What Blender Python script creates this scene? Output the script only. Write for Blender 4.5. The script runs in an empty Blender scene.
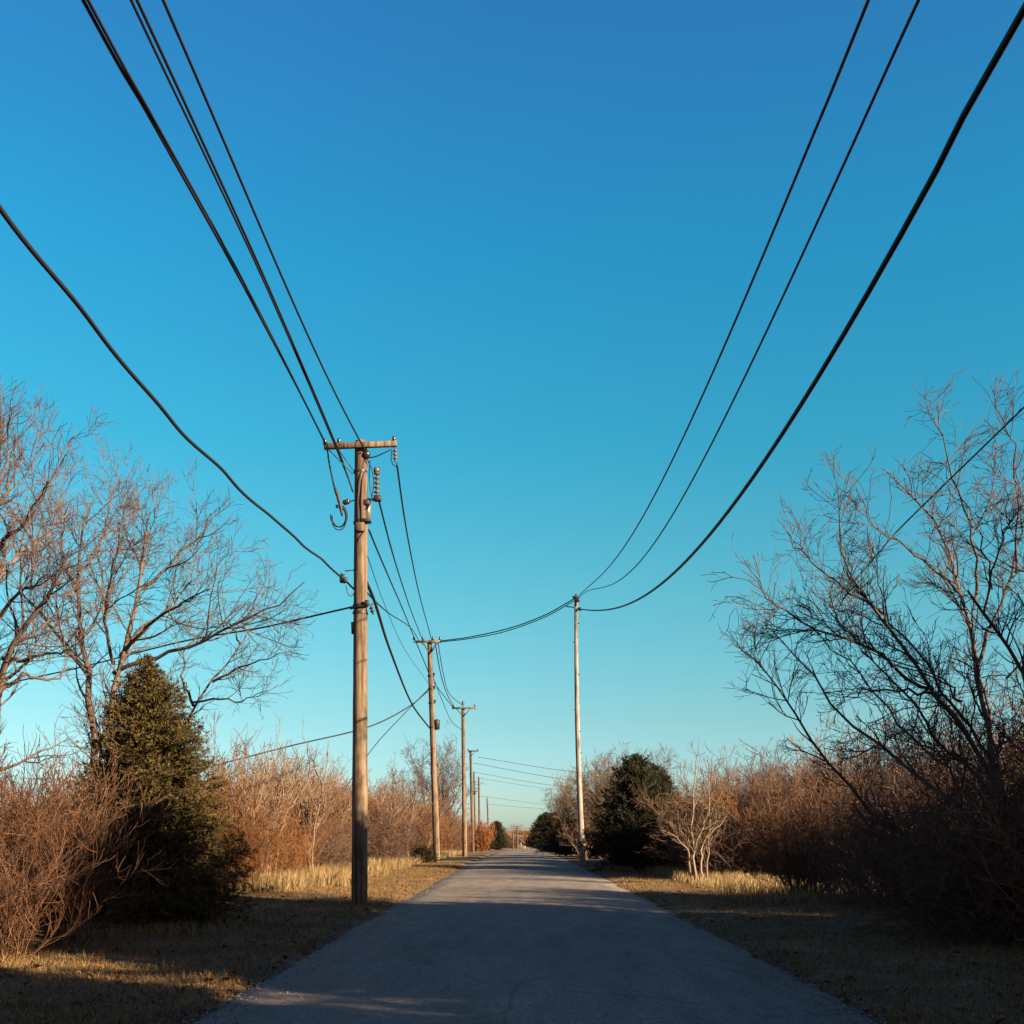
import bpy, math
import numpy as np
from mathutils import Vector

SC = bpy.context.scene
COL = SC.collection
F, HX, HY, CH = 1100.0, 520.0, 835.0, 1.6       # focal length in pixels, vanishing point, eye height
SUN_EL, SUN_AZ = math.radians(19.0), math.radians(121.0)   # azimuth clockwise from +Y (the way the road runs)


def R(seed):
    return np.random.default_rng(seed)


def at(px, py, d):
    """point that stands at distance d in the direction of a photo pixel"""
    return np.array([(px - HX) * d / F, d, CH - (py - HY) * d / F])


# ------------------------------------------------------------------ terrain
def profile(y):
    y = np.asarray(y, float)
    return -2.0 * (np.clip(y - 60.0, 0, 300) / 215.0) ** 1.2


def road_c(y):
    y = np.asarray(y, float)
    return 0.1 + 0.004 * np.clip(y - 232.0, 0, None) ** 2


def wob(x, y, s, seed):
    r = R(seed)
    v = 0
    for i in range(6):
        a, b, c = r.normal(0, 1, 2).tolist() + [r.uniform(0, 6.28)]
        v = v + np.sin((a * x + b * y) * s * (0.6 + 0.3 * i) + c) / (1 + 0.4 * i)
    return v / 3.0


def gz(x, y):
    x = np.asarray(x, float); y = np.asarray(y, float)
    xr = np.abs(x - road_c(y))
    z = profile(y) + 0.05 * wob(x, y, 0.7, 5) * np.clip((xr - 3.0) / 2, 0, 1) + 0.015 * wob(x, y, 4.0, 6)
    z = z + np.where(xr < 2.75, -0.06, -0.06 + 0.10 * np.clip((xr - 2.75) / 0.5, 0, 1))
    z = z + 0.22 * np.clip((xr - 5.0) / 5, 0, 1) ** 1.5
    return z


# ------------------------------------------------------------------ materials
def mat(name, build):
    m = bpy.data.materials.new(name); m.use_nodes = True
    nt = m.node_tree
    b = nt.nodes['Principled BSDF']
    b.inputs['Specular IOR Level'].default_value = 0.2
    b.inputs['Roughness'].default_value = 0.85
    build(nt, b)
    return m


def N(nt, t, **kw):
    n = nt.nodes.new(t)
    for k, v in kw.items():
        if k in n.inputs: n.inputs[k].default_value = v
        else: setattr(n, k, v)
    return n


def ramp(nt, fac, stops):
    n = nt.nodes.new('ShaderNodeValToRGB')
    e = n.color_ramp.elements
    while len(e) < len(stops): e.new(0.5)
    for i, (p, c) in enumerate(stops):
        e[i].position = p; e[i].color = (*c, 1)
    nt.links.new(fac, n.inputs[0])
    return n.outputs[0]


def mixc(nt, a, b, fac, mode='MIX'):
    n = nt.nodes.new('ShaderNodeMix'); n.data_type = 'RGBA'; n.blend_type = mode
    for sock, v in ((n.inputs[0], fac), (n.inputs[6], a), (n.inputs[7], b)):
        if hasattr(v, 'is_output'): nt.links.new(v, sock)
        elif isinstance(v, tuple): sock.default_value = (*v, 1)
        else: sock.default_value = v
    return n.outputs[2]


def coords(nt, scale=(1, 1, 1), src='Object'):
    t = nt.nodes.new('ShaderNodeTexCoord'); mp = nt.nodes.new('ShaderNodeMapping')
    mp.inputs['Scale'].default_value = scale
    nt.links.new(t.outputs[src], mp.inputs[0])
    return mp.outputs[0]


def noise(nt, vec, s, detail=4, rough=0.6):
    n = N(nt, 'ShaderNodeTexNoise', Scale=s, Detail=detail, Roughness=rough)
    nt.links.new(vec, n.inputs['Vector'])
    return n.outputs['Fac']


def bump(nt, b, h, strength, dist=0.02):
    n = N(nt, 'ShaderNodeBump', Strength=strength, Distance=dist)
    nt.links.new(h, n.inputs['Height']); nt.links.new(n.outputs[0], b.inputs['Normal'])


def island_mat(name, stops, rough=0.8, obj_var=0.25, transl=0.0):
    """colour differs from piece to piece (each twig, blade or leaf) and a little from plant to plant"""
    def build(nt, b):
        g = nt.nodes.new('ShaderNodeNewGeometry'); oi = nt.nodes.new('ShaderNodeObjectInfo')
        ma = N(nt, 'ShaderNodeMath', operation='MULTIPLY_ADD'); ma.inputs[1].default_value = obj_var; ma.inputs[2].default_value = 0
        nt.links.new(oi.outputs['Random'], ma.inputs[0])
        mb = N(nt, 'ShaderNodeMath', operation='MULTIPLY_ADD'); mb.inputs[1].default_value = 1 - obj_var
        nt.links.new(g.outputs['Random Per Island'], mb.inputs[0]); nt.links.new(ma.outputs[0], mb.inputs[2])
        c = ramp(nt, mb.outputs[0], stops)
        nt.links.new(c, b.inputs['Base Color'])
        b.inputs['Roughness'].default_value = rough; b.inputs['Specular IOR Level'].default_value = .05
        if transl:
            tr = nt.nodes.new('ShaderNodeBsdfTranslucent'); nt.links.new(c, tr.inputs[0])
            mx = nt.nodes.new('ShaderNodeMixShader'); mx.inputs[0].default_value = transl
            nt.links.new(b.outputs[0], mx.inputs[1]); nt.links.new(tr.outputs[0], mx.inputs[2])
            nt.links.new(mx.outputs[0], nt.nodes['Material Output'].inputs[0])
    return mat(name, build)


def m_asphalt(nt, b):
    v = coords(nt)
    big = noise(nt, coords(nt, (0.35, 0.12, 1)), 1.2, 4)
    mid = noise(nt, coords(nt, (1.6, 0.25, 1)), 2.0, 5, .65)
    fine = noise(nt, v, 70, 3, .7)
    c = ramp(nt, big, [(0.3, (.155, .132, .110)), (0.7, (.215, .186, .155))])
    c = mixc(nt, c, ramp(nt, mid, [(0.35, (.8, .8, .8)), (0.65, (1.12, 1.1, 1.08))]), .8, 'MULTIPLY')
    grit = noise(nt, v, 26, 2, .8)
    c = mixc(nt, c, ramp(nt, grit, [(0.36, (.6, .6, .6)), (0.5, (1, 1, 1)), (0.66, (1.35, 1.33, 1.3))]), .8, 'MULTIPLY')
    c = mixc(nt, c, ramp(nt, fine, [(0.3, (.45, .45, .46)), (0.55, (1, 1, 1)), (0.75, (1.8, 1.75, 1.7))]), .9, 'MULTIPLY')
    wv = nt.nodes.new('ShaderNodeMix'); wv.data_type = 'VECTOR'; wv.inputs[0].default_value = .12
    nz = N(nt, 'ShaderNodeTexNoise', Scale=1.3, Detail=3)
    nt.links.new(v, nz.inputs['Vector'])
    nt.links.new(coords(nt, (.45, .3, 1)), wv.inputs[4]); nt.links.new(nz.outputs['Color'], wv.inputs[5])
    vo = N(nt, 'ShaderNodeTexVoronoi', feature='DISTANCE_TO_EDGE', Scale=1.0)
    nt.links.new(wv.outputs[1], vo.inputs['Vector'])
    crack = ramp(nt, vo.outputs['Distance'], [(0.0, (.35, .35, .35)), (0.012, (1, 1, 1))])
    c = mixc(nt, c, crack, .4, 'MULTIPLY')
    nt.links.new(c, b.inputs['Base Color'])
    b.inputs['Roughness'].default_value = .9; b.inputs['Specular IOR Level'].default_value = .08
    bump(nt, b, fine, .5, .01)


def m_ground(nt, b):
    v = coords(nt)
    big = noise(nt, v, .55, 5, .65)
    fine = noise(nt, v, 22, 4, .75)
    c = ramp(nt, big, [(0.33, (.065, .046, .028)), (0.5, (.12, .08, .042)), (0.68, (.22, .153, .08))])
    c = mixc(nt, c, ramp(nt, fine, [(0.3, (.4, .38, .36)), (0.55, (1, 1, 1)), (0.75, (1.5, 1.4, 1.25))]), .85, 'MULTIPLY')
    nt.links.new(c, b.inputs['Base Color'])
    b.inputs['Roughness'].default_value = .95
    bump(nt, b, fine, .8, .04)


def m_wood(base, dark, light):
    def build(nt, b):
        grain = noise(nt, coords(nt, (26, 26, .9)), 1.0, 6, .7)
        blot = noise(nt, coords(nt, (2, 2, .7)), 1.6, 3)
        c = ramp(nt, grain, [(0.28, dark), (0.5, base), (0.72, light)])
        st_ = noise(nt, coords(nt, (11, 11, .3)), 1.0, 4, .65)
        c = mixc(nt, c, ramp(nt, st_, [(0.36, (.42, .36, .32)), (0.5, (1, 1, 1)), (.7, (1.15, 1.15, 1.15))]), .9, 'MULTIPLY')
        c = mixc(nt, c, ramp(nt, blot, [(0.36, (.42, .38, .35)), (0.56, (1.08, 1.05, 1))]), .8, 'MULTIPLY')
        kn = N(nt, 'ShaderNodeTexVoronoi', Scale=1.0); nt.links.new(coords(nt, (5, 5, 1.3)), kn.inputs['Vector'])
        c = mixc(nt, c, ramp(nt, kn.outputs['Distance'], [(0.06, (.3, .25, .2)), (0.14, (1, 1, 1))]), .8, 'MULTIPLY')
        nt.links.new(c, b.inputs['Base Color'])
        bump(nt, b, grain, .5, .02)
    return build


def flat(col, rough=.6, metal=0.0, spec=.3):
    def build(nt, b):
        n = noise(nt, coords(nt), 14, 3)
        c = ramp(nt, n, [(0.3, tuple(x * .75 for x in col)), (0.7, tuple(min(1, x * 1.2) for x in col))])
        nt.links.new(c, b.inputs['Base Color'])
        b.inputs['Roughness'].default_value = rough; b.inputs['Metallic'].default_value = metal
        b.inputs['Specular IOR Level'].default_value = spec
    return build


M = dict(
    asphalt=mat('asphalt', m_asphalt), ground=mat('dry_ground', m_ground),
    pole=mat('weathered_pole_wood', m_wood((0.138, 0.098, 0.062), (0.061, 0.039, 0.025), (0.191, 0.144, 0.100))),
    pale_pole=mat('bleached_pole_wood', m_wood((0.230, 0.204, 0.173), (0.122, 0.102, 0.087), (0.316, 0.291, 0.255))),
    old_pole=mat('dark_pole_wood', m_wood((0.099, 0.063, 0.041), (0.045, 0.027, 0.018), (0.144, 0.099, 0.063))),
    wire=mat('black_cable', lambda nt, b: (setattr(b.inputs['Base Color'], 'default_value', (.012, .011, .014, 1)), setattr(b.inputs['Roughness'], 'default_value', .6))),
    porcelain=mat('grey_porcelain', flat((0.090, 0.082, 0.073), .25, spec=.5)),
    dark_porcelain=mat('brown_porcelain', flat((0.030, 0.015, 0.011), .25, spec=.5)),
    steel=mat('galvanised_steel', flat((0.270, 0.270, 0.270), .5, .6)),
    dark_steel=mat('dark_steel', flat((0.030, 0.028, 0.028), .5, .3)),
    bark=island_mat('grey_brown_bark', [(0, (0.058, 0.041, 0.032)), (.5, (0.096, 0.067, 0.050)), (1, (0.144, 0.103, 0.077))]),
    pale_bark=island_mat('pale_bark', [(0, (0.108, 0.073, 0.050)), (.5, (0.162, 0.113, 0.076)), (1, (0.216, 0.158, 0.110))]),
    twig=island_mat('twig', [(0, (0.050, 0.033, 0.028)), (.5, (0.083, 0.056, 0.047)), (1, (0.137, 0.096, 0.076))]),
    tan_twig=island_mat('tan_twig', [(0, (0.075, 0.051, 0.034)), (.5, (0.123, 0.085, 0.053)), (1, (0.181, 0.132, 0.086))]),
    red_twig=island_mat('red_twig', [(0, (0.035, 0.019, 0.012)), (.5, (0.080, 0.040, 0.023)), (1, (0.150, 0.079, 0.044))], obj_var=.2),
    brown_twig=island_mat('brown_twig', [(0, (.05, .033, .025)), (.5, (.10, .062, .044)), (1, (.17, .105, .07))], obj_var=.3),
    russet=island_mat('russet_twig', [(0, (0.077, 0.033, 0.015)), (.45, (0.142, 0.063, 0.026)), (.8, (0.212, 0.105, 0.045)), (1, (0.265, 0.149, 0.071))], obj_var=.35),
    orange=island_mat('orange_twig', [(0, (0.112, 0.040, 0.016)), (.5, (0.214, 0.080, 0.030)), (1, (0.281, 0.137, 0.054))]),
    needle=island_mat('evergreen_needles', [(0, (0.025, 0.023, 0.007)), (.55, (0.056, 0.046, 0.012)), (.85, (0.104, 0.071, 0.018)), (1, (0.166, 0.097, 0.031))], .6, .1, .12),
    dark_needle=island_mat('dark_needles', [(0, (0.012, 0.017, 0.010)), (.6, (0.026, 0.030, 0.014)), (1, (0.055, 0.049, 0.023))], .6, .1, .1),
    tall=island_mat('tall_dry_grass', [(0, (0.161, 0.105, 0.046)), (.5, (0.260, 0.180, 0.081)), (1, (0.360, 0.273, 0.143))], .8, 0, .3),
    short=island_mat('short_dry_grass', [(0, (0.077, 0.054, 0.020)), (.4, (0.169, 0.103, 0.038)), (1, (0.309, 0.190, 0.078))], .85, 0, .25),
    stone=island_mat('gravel_stone', [(0, (.06, .05, .045)), (.5, (.14, .12, .10)), (1, (.26, .23, .19))], obj_var=0),
    leaf=island_mat('fallen_leaf', [(0, (0.072, 0.033, 0.017)), (.5, (0.149, 0.072, 0.030)), (1, (0.231, 0.138, 0.061))], .8, 0, .15),
)

# ------------------------------------------------------------------ mesh helpers
def mesh_from(name, verts, faces, material, smooth=False):
    """verts (n,3); faces: list of (m,k) int arrays"""
    me = bpy.data.meshes.new(name)
    faces = [f for f in faces if len(f)]
    tot = sum(f.size for f in faces); npoly = sum(len(f) for f in faces)
    me.vertices.add(len(verts)); me.vertices.foreach_set('co', np.asarray(verts, np.float32).ravel())
    me.loops.add(tot); me.polygons.add(npoly)
    me.loops.foreach_set('vertex_index', np.concatenate([f.ravel() for f in faces]).astype(np.int32))
    sizes = np.concatenate([np.full(len(f), f.shape[1]) for f in faces])
    me.polygons.foreach_set('loop_start', (np.cumsum(sizes) - sizes).astype(np.int32))
    me.polygons.foreach_set('loop_total', sizes.astype(np.int32))
    if smooth: me.polygons.foreach_set('use_smooth', np.ones(npoly, bool))
    me.update(calc_edges=True); me.validate()
    me.materials.append(material)
    return me


def link(name, me, parent=None, loc=None):
    o = bpy.data.objects.new(name, me); COL.objects.link(o)
    if parent is not None: o.parent = parent
    if loc is not None: o.location = loc
    return o


def tag(o, label=None, cat=None, group=None, kind=None):
    for k, v in (('label', label), ('category', cat), ('group', group), ('kind', kind)):
        if v: o[k] = v
    return o


def empty(name, loc, label, cat, group=None):
    o = bpy.data.objects.new(name, None); COL.objects.link(o)
    o.location = loc; o.empty_display_size = .3
    return tag(o, label, cat, group)


def dup(root, loc, rz=0.0, sc=1.0, label=None, group=None):
    r = root.copy(); COL.objects.link(r)
    r.location = loc; r.rotation_euler = (0, 0, rz)
    r.scale = sc if isinstance(sc, tuple) else (sc, sc, sc)
    if label: r['label'] = label
    if group: r['group'] = group
    for ch in root.children:
        c = ch.copy(); COL.objects.link(c); c.parent = r
        for g in ch.children:
            d = g.copy(); COL.objects.link(d); d.parent = c
    return r


class MB:
    """collects rigid shapes into one mesh"""
    def __init__(self): self.v, self.f, self.n = [], [], 0

    def add(self, v, fs):
        self.v.append(np.asarray(v, float)); self.f += [np.asarray(f) + self.n for f in fs]; self.n += len(v)

    def tube(self, pts, rad, k=8, cap=True):
        P = np.asarray(pts, float)[None]; rr = np.broadcast_to(np.asarray(rad, float), (len(pts),))[None]
        v, f = tubes([(P, rr)], k)
        fs = list(f)
        if cap:
            n = len(pts)
            fs += [np.arange(k)[::-1][None], (np.arange(k) + (n - 1) * k)[None]]
        self.add(v, fs)

    def box(self, c, size, ax=None, bev=.12):
        c = np.asarray(c, float); A = np.eye(3) if ax is None else np.asarray(ax, float)
        s = np.asarray(size, float) / 2; b = min(s) * bev
        P = []
        for z, i in ((-s[2], b), (-s[2] + b, 0), (s[2] - b, 0), (s[2], b)):
            x, y = s[0] - i, s[1] - i
            P += [(-x + b, -y, z), (x - b, -y, z), (x, -y + b, z), (x, y - b, z), (x - b, y, z), (-x + b, y, z), (-x, y - b, z), (-x, -y + b, z)]
        P = np.array(P) @ A + c
        fs = [np.array([[r * 8 + i, r * 8 + (i + 1) % 8, r * 8 + 8 + (i + 1) % 8, r * 8 + 8 + i] for r in range(3) for i in range(8)]),
              np.arange(8)[::-1][None], (24 + np.arange(8))[None]]
        self.add(P, fs)

    def lathe(self, base, prof, axis=(0, 0, 1), k=12):
        a = np.asarray(axis, float); a /= np.linalg.norm(a)
        pts = [np.asarray(base) + a * h for r, h in prof]
        self.tube(pts, [r for r, h in prof], k) if len({round(h, 6) for r, h in prof}) == len(prof) else self.tube(
            [p + a * 1e-4 * i for i, p in enumerate(pts)], [r for r, h in prof], k)

    def mesh(self, name, m, smooth=False): return mesh_from(name, np.concatenate(self.v), group_faces(self.f), m, smooth)

    def link(self, name, m, parent=None, smooth=False): return link(name, self.mesh(name, m, smooth), parent)


def group_faces(fs):
    d = {}
    for f in fs: d.setdefault(f.shape[1], []).append(f)
    return [np.concatenate(x) for x in d.values()]


def tubes(groups, k):
    """groups: list of (P (N,n,3), R (N,n)) -> verts, [quads]"""
    V, Q, off = [], [], 0
    ang = np.arange(k) * 2 * np.pi / k
    for P, rad in groups:
        n = P.shape[1]
        T = np.empty_like(P); T[:, 1:-1] = P[:, 2:] - P[:, :-2]; T[:, 0] = P[:, 1] - P[:, 0]; T[:, -1] = P[:, -1] - P[:, -2]
        T /= np.linalg.norm(T, axis=2, keepdims=True) + 1e-12
        main = P[:, -1] - P[:, 0]; main = main / (np.linalg.norm(main, axis=1, keepdims=True) + 1e-12)
        ref = np.where((np.abs(main[:, 2]) > .8)[:, None], np.array([1., 0, 0]), np.array([0., 0, 1.]))[:, None, :]
        U = np.cross(T, ref); U /= np.linalg.norm(U, axis=2, keepdims=True) + 1e-12
        W = np.cross(T, U)
        ring = P[:, :, None, :] + rad[:, :, None, None] * (U[:, :, None, :] * np.cos(ang)[:, None] + W[:, :, None, :] * np.sin(ang)[:, None])
        V.append(ring.reshape(-1, 3))
        i = np.arange(P.shape[0])[:, None, None] * n * k + np.arange(n - 1)[None, :, None] * k
        j = np.arange(k)[None, None]; j2 = (np.arange(k) + 1) % k
        q = np.stack([i + j, i + j2[None, None], i + k + j2[None, None], i + k + j], -1)
        Q.append(q.reshape(-1, 4) + off); off += P.shape[0] * n * k
    return np.concatenate(V), [np.concatenate(Q)]


def tube_mesh(name, items, m):
    """items: list of (P,R,k)"""
    V, Fs, off = [], [], 0
    for P, rad, k in items:
        if len(P) == 0: continue
        v, f = tubes([(P, rad)], k); V.append(v); Fs.append(f[0] + off); off += len(v)
    return mesh_from(name, np.concatenate(V), [np.concatenate(Fs)], m, True)


def unit(v): return v / (np.linalg.norm(v, axis=-1, keepdims=True) + 1e-12)


def resample(pts, n):
    pts = np.asarray(pts, float)
    s = np.r_[0, np.cumsum(np.linalg.norm(np.diff(pts, axis=0), axis=1))]
    t = np.linspace(0, s[-1], n)
    # Catmull-Rom style smoothing through a dense linear path
    p = np.stack([np.interp(t, s, pts[:, i]) for i in range(3)], 1)
    q = p.copy(); q[1:-1] = .5 * p[1:-1] + .25 * (p[:-2] + p[2:])
    return q


def extend(start, d, L, nseg, wander, up, r, droop=0.0):
    """grow polylines from start (N,3) along d (N,3) with lengths L (N)"""
    Nn = len(start); P = np.empty((Nn, nseg + 1, 3)); P[:, 0] = start
    d = unit(d); st = (L / nseg)[:, None]
    for i in range(nseg):
        d = unit(d + r.normal(0, wander, (Nn, 3)) + np.array([0, 0, up - droop * (i / nseg)]))
        P[:, i + 1] = P[:, i] + d * st
    return P


def grow(P, Rr, per_m, t0, ang, L, nseg, wander, up, ratio, rtip, r, flatz=1.0, nmax=None, prop=0.0):
    """children on every parent polyline; ang = (mean, sd) in radians; L = (min, max) length at the parent's foot"""
    if len(P) == 0: return np.zeros((0, nseg + 1, 3)), np.zeros((0, nseg + 1))
    n = P.shape[1]
    plen = np.linalg.norm(np.diff(P, axis=1), axis=2).sum(1)
    cnt = r.poisson(plen * per_m * (1 - t0))
    idx = np.repeat(np.arange(len(P)), cnt)
    if nmax and len(idx) > nmax: idx = r.permutation(idx)[:nmax]
    t = r.uniform(t0, 1.0, len(idx)); u = t * (n - 1); a = np.minimum(u.astype(int), n - 2); fr = (u - a)[:, None]
    start = P[idx, a] * (1 - fr) + P[idx, a + 1] * fr
    T = unit(P[idx, a + 1] - P[idx, a])
    pr = Rr[idx, a] * (1 - fr[:, 0]) + Rr[idx, a + 1] * fr[:, 0]
    q = r.normal(0, 1, (len(idx), 3)); q[:, 2] *= flatz
    perp = unit(q - T * (q * T).sum(1, keepdims=True))
    th = np.abs(r.normal(ang[0], ang[1], len(idx)))[:, None]
    ln = r.uniform(L[0], L[1], len(idx)) * (1.05 - .6 * t)
    if prop: ln = ln * np.clip(plen[idx] / prop, .3, 1.15)
    C = extend(start, np.cos(th) * T + np.sin(th) * perp, ln, nseg, wander, up, r)
    r0 = np.minimum(pr * ratio, .018 * ln + .004)
    rad = r0[:, None] + (rtip - r0[:, None]) * np.linspace(0, 1, nseg + 1)[None]
    return C, np.maximum(rad, rtip)


# ------------------------------------------------------------------ sky, sun, camera
w = bpy.data.worlds.new('World'); SC.world = w; w.use_nodes = True
nt = w.node_tree
sky = nt.nodes.new('ShaderNodeTexSky'); sky.sky_type = 'NISHITA'; sky.sun_disc = False
sky.sun_elevation = SUN_EL; sky.sun_rotation = SUN_AZ
sky.air_density = 1.0; sky.dust_density = 0.6; sky.ozone_density = 2.5
bg = nt.nodes['Background']; bg.inputs['Strength'].default_value = 0.052
tcw = nt.nodes.new('ShaderNodeTexCoord'); sep = nt.nodes.new('ShaderNodeSeparateXYZ')
nt.links.new(tcw.outputs['Generated'], sep.inputs[0])
tint = ramp(nt, sep.outputs['Z'], [(0.0, (.58, .70, .82)), (.045, (.52, .69, .78)), (.104, (.46, .69, .65)), (.209, (.33, .80, .68)), (.329, (.17, .85, .79)), (.468, (.125, .87, .94)), (.6, (.18, .75, 1.0)), (1.0, (.25, .7, 1.0))])
# the half of the sky towards the sun is paler and less blue than the half the road runs into
back = ramp(nt, sep.outputs['Y'], [(0.0, (1, 1, 1)), (0.45, (0, 0, 0))])
tint = mixc(nt, tint, (.62, .52, .62), back)
nt.links.new(mixc(nt, sky.outputs[0], tint, 1.0, 'MULTIPLY'), bg.inputs['Color'])

sl = bpy.data.lights.new('sun', 'SUN'); sl.energy = 5.0; sl.angle = math.radians(.5); sl.color = (1.0, .78, .53)
so = link('sun', sl)
sd = Vector((math.sin(SUN_AZ) * math.cos(SUN_EL), math.cos(SUN_AZ) * math.cos(SUN_EL), math.sin(SUN_EL)))
so.rotation_euler = sd.to_track_quat('Z', 'Y').to_euler()

cam = bpy.data.cameras.new('camera'); co = link('camera', cam)
cam.sensor_width = 36; cam.lens = F / 1024 * 36; cam.clip_end = 5000
cam.shift_x = (512 - HX) / 1024; cam.shift_y = (HY - 512) / 1024
co.location = (0, 0, CH); co.rotation_euler = (math.pi / 2, 0, 0)
SC.camera = co
SC.view_settings.view_transform = 'Standard'; SC.view_settings.look = 'None'
SC.view_settings.exposure = 2.07; SC.view_settings.gamma = 1
SC.cycles.sample_clamp_indirect = 3; SC.cycles.max_bounces = 5; SC.cycles.diffuse_bounces = 3; SC.cycles.transparent_max_bounces = 8

# ------------------------------------------------------------------ ground and road
def grid(xs, ys, zf):
    X, Y = np.meshgrid(xs, ys, indexing='ij')
    v = np.stack([X, Y, zf(X, Y)], -1).reshape(-1, 3)
    i = np.arange(len(xs) - 1)[:, None] * len(ys) + np.arange(len(ys) - 1)[None]
    q = np.stack([i, i + len(ys), i + len(ys) + 1, i + 1], -1).reshape(-1, 4)
    return v, q


xs = np.r_[-3000, -1200, -500, -250, -120, -70, -45, np.arange(-30, -12, 1.5), np.arange(-12, 12.01, .25), np.arange(13.5, 61, 1.5), 80, 120, 250, 500, 1200, 3000]
ys = np.r_[-3000, -800, -200, -100, np.arange(-60, 5, 2), np.arange(5, 70, .4), np.arange(70, 340, 2), 380, 450, 600, 1000, 3000]
v, q = grid(xs, ys, gz)
link('ground', mesh_from('ground', v, [q], M['ground'], True))['kind'] = 'structure'
ys = np.r_[np.arange(-60, 5, 2), np.arange(5, 60, .15), np.arange(60, 345, 1.0)]
cs = np.array([-1, -.97, -.8, -.5, -.2, 0, .2, .5, .8, .97, 1])
r = R(3)
jit = np.stack([np.convolve(r.normal(0, .10, len(ys) + 8), np.ones(9) / 9, 'valid') + r.normal(0, .022, len(ys)) for _ in range(2)])
v = []
for i, c in enumerate(cs):
    x = road_c(ys) + .05 + 3.03 * c + (np.sign(c) * jit[0 if c < 0 else 1] if abs(c) > .9 else 0)
    z = profile(ys) + .075 * (1 - c * c) - (.06 if abs(c) == 1 else 0) + .012 * wob(x, ys, .5, 8)
    v.append(np.stack([x, ys, z], 1))
i = np.arange(len(cs) - 1)[:, None] * len(ys) + np.arange(len(ys) - 1)[None]
q = np.stack([i, i + len(ys), i + len(ys) + 1, i + 1], -1).reshape(-1, 4)
link('road', mesh_from('road', np.concatenate(v), [q], M['asphalt'], True))['kind'] = 'structure'

# ------------------------------------------------------------------ utility poles
PIN = [(.012, -.14), (.012, 0), (.05, .0), (.055, .03), (.035, .05), (.045, .075), (.04, .1), (.025, .12), (.001, .125)]


def bells(n, r=.075, h=.075):
    p = [(.012, .03)]
    for i in range(n):
        z = -i * h
        p += [(.02, z), (r, z - .02), (r * .95, z - .035), (.03, z - .045), (.025, z - h + .006)]
    return p + [(.012, -n * h - .04)]


def wood_pole(name, base, top, r0, r1, m, label, group='wooden utility poles along the road', bend=0.0, seed=0):
    base = np.asarray(base, float); top = np.asarray(top, float)
    root = empty(name, base, label, 'utility pole', group)
    n = 26
    t = np.linspace(0, 1, n)[:, None]
    pts = (top - base) * t; pts[:, 0] += bend * np.sin(np.pi * t[:, 0])
    pts[0, 2] -= .4
    rr = np.linspace(r0, r1, n) * (1 + R(seed).normal(0, .012, n))
    b = MB(); b.tube(pts, rr, 16)
    b.lathe(pts[-1] - np.array([0, 0, .002]), [(r1, 0), (r1 * .8, .05), (.001, .07)], k=16)
    b.link('pole_shaft', m, root, True)
    return root


def rel(root, p): return np.asarray(p) - np.array(root.location)


D1 = 24.8
b1 = np.array([-3.62, D1, float(gz(-3.62, D1))]); t1 = at(361, 443, D1)
p1 = wood_pole('utility_pole', b1, t1, .185, .14, M['pole'], 'nearest wooden utility pole, thick and tan, with a crossarm and many fittings beside the road')
L = lambda px, py, d=D1: rel(p1, at(px, py, d))
b = MB(); a0, a1 = L(324, 446.5, D1 - .2), L(397, 443.8, D1 - .2)
ax = (a1 - a0) / np.linalg.norm(a1 - a0)
b.box((a0 + a1) / 2, (np.linalg.norm(a1 - a0), .10, .12), [ax, (0, 1, 0), np.cross(ax, (0, 1, 0))], .15)
b.link('crossarm', M['pole'], p1)
for (x0, y0, x1, y1) in ((328, 449, 353, 474), (338, 449, 353, 470)):
    b = MB(); b.tube([L(x0, y0, D1 - .24), L(x1, y1, D1 - .16)], .011, 6); b.link('brace', M['dark_steel'], p1)
for px, py in ((325, 443.5), (339, 443.0), (394, 441.0)):
    b = MB(); b.lathe(L(px, py, D1 - .2) - np.array([0, 0, .02]), PIN, k=12); b.link('insulator', M['dark_porcelain'], p1, True)
# insulator hanging at the far end of the arm, with its jumper loop
b = MB(); b.lathe(L(395.3, 449.5, D1 - .2), bells(3, .055, .085)); b.link('insulator', M['porcelain'], p1, True)
b = MB(); b.tube([L(397, 463, D1 - .2), L(396, 466.5, D1 - .25), L(392.5, 464, D1 - .25), L(391, 458, D1 - .22), L(392, 451, D1 - .2)], .014, 6); b.link('jumper_wire', M['wire'], p1, True)
# knob on the pole side and wire from it to the arm end
b = MB(); b.lathe(L(366, 455, D1 - .1), [(.02, -.1), (.06, -.08), (.085, -.03), (.085, .05), (.055, .09), (.02, .1)], (.7, -.4, .5)); b.link('insulator', M['dark_porcelain'], p1, True)
b = MB(); b.tube(resample([L(367, 458, D1 - .15), L(375, 457, D1 - .2), L(384, 453, D1 - .25), L(392, 449, D1 - .22)], 10), .013, 6); b.link('jumper_wire', M['wire'], p1, True)
# tall stack of porcelain discs
b = MB(); b.lathe(L(376.8, 472.5), bells(5, .078, .105)); b.lathe(L(376.8, 471), [(.03, -.06), (.075, -.03), (.075, .05), (.04, .09)]); b.link('insulator', M['porcelain'], p1, True)
b = MB(); b.tube(resample([L(367, 459, D1 - .1), L(371, 466), L(374, 480, D1 - .1), L(373, 492, D1 - .1), L(371, 503, D1 - .1), L(367, 509, D1 - .12)], 14), .012, 6)
b.tube(resample([L(370, 460), L(369, 478), L(371, 495), L(374, 503), L(378, 500)], 14), .010, 6); b.link('jumper_wire', M['wire'], p1, True)
b = MB(); b.box(L(377.5, 498.5), (.16, .14, .12)); b.box(L(371, 499.5, D1 - .02), (.36, .05, .05)); b.link('bracket', M['dark_steel'], p1)
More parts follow.
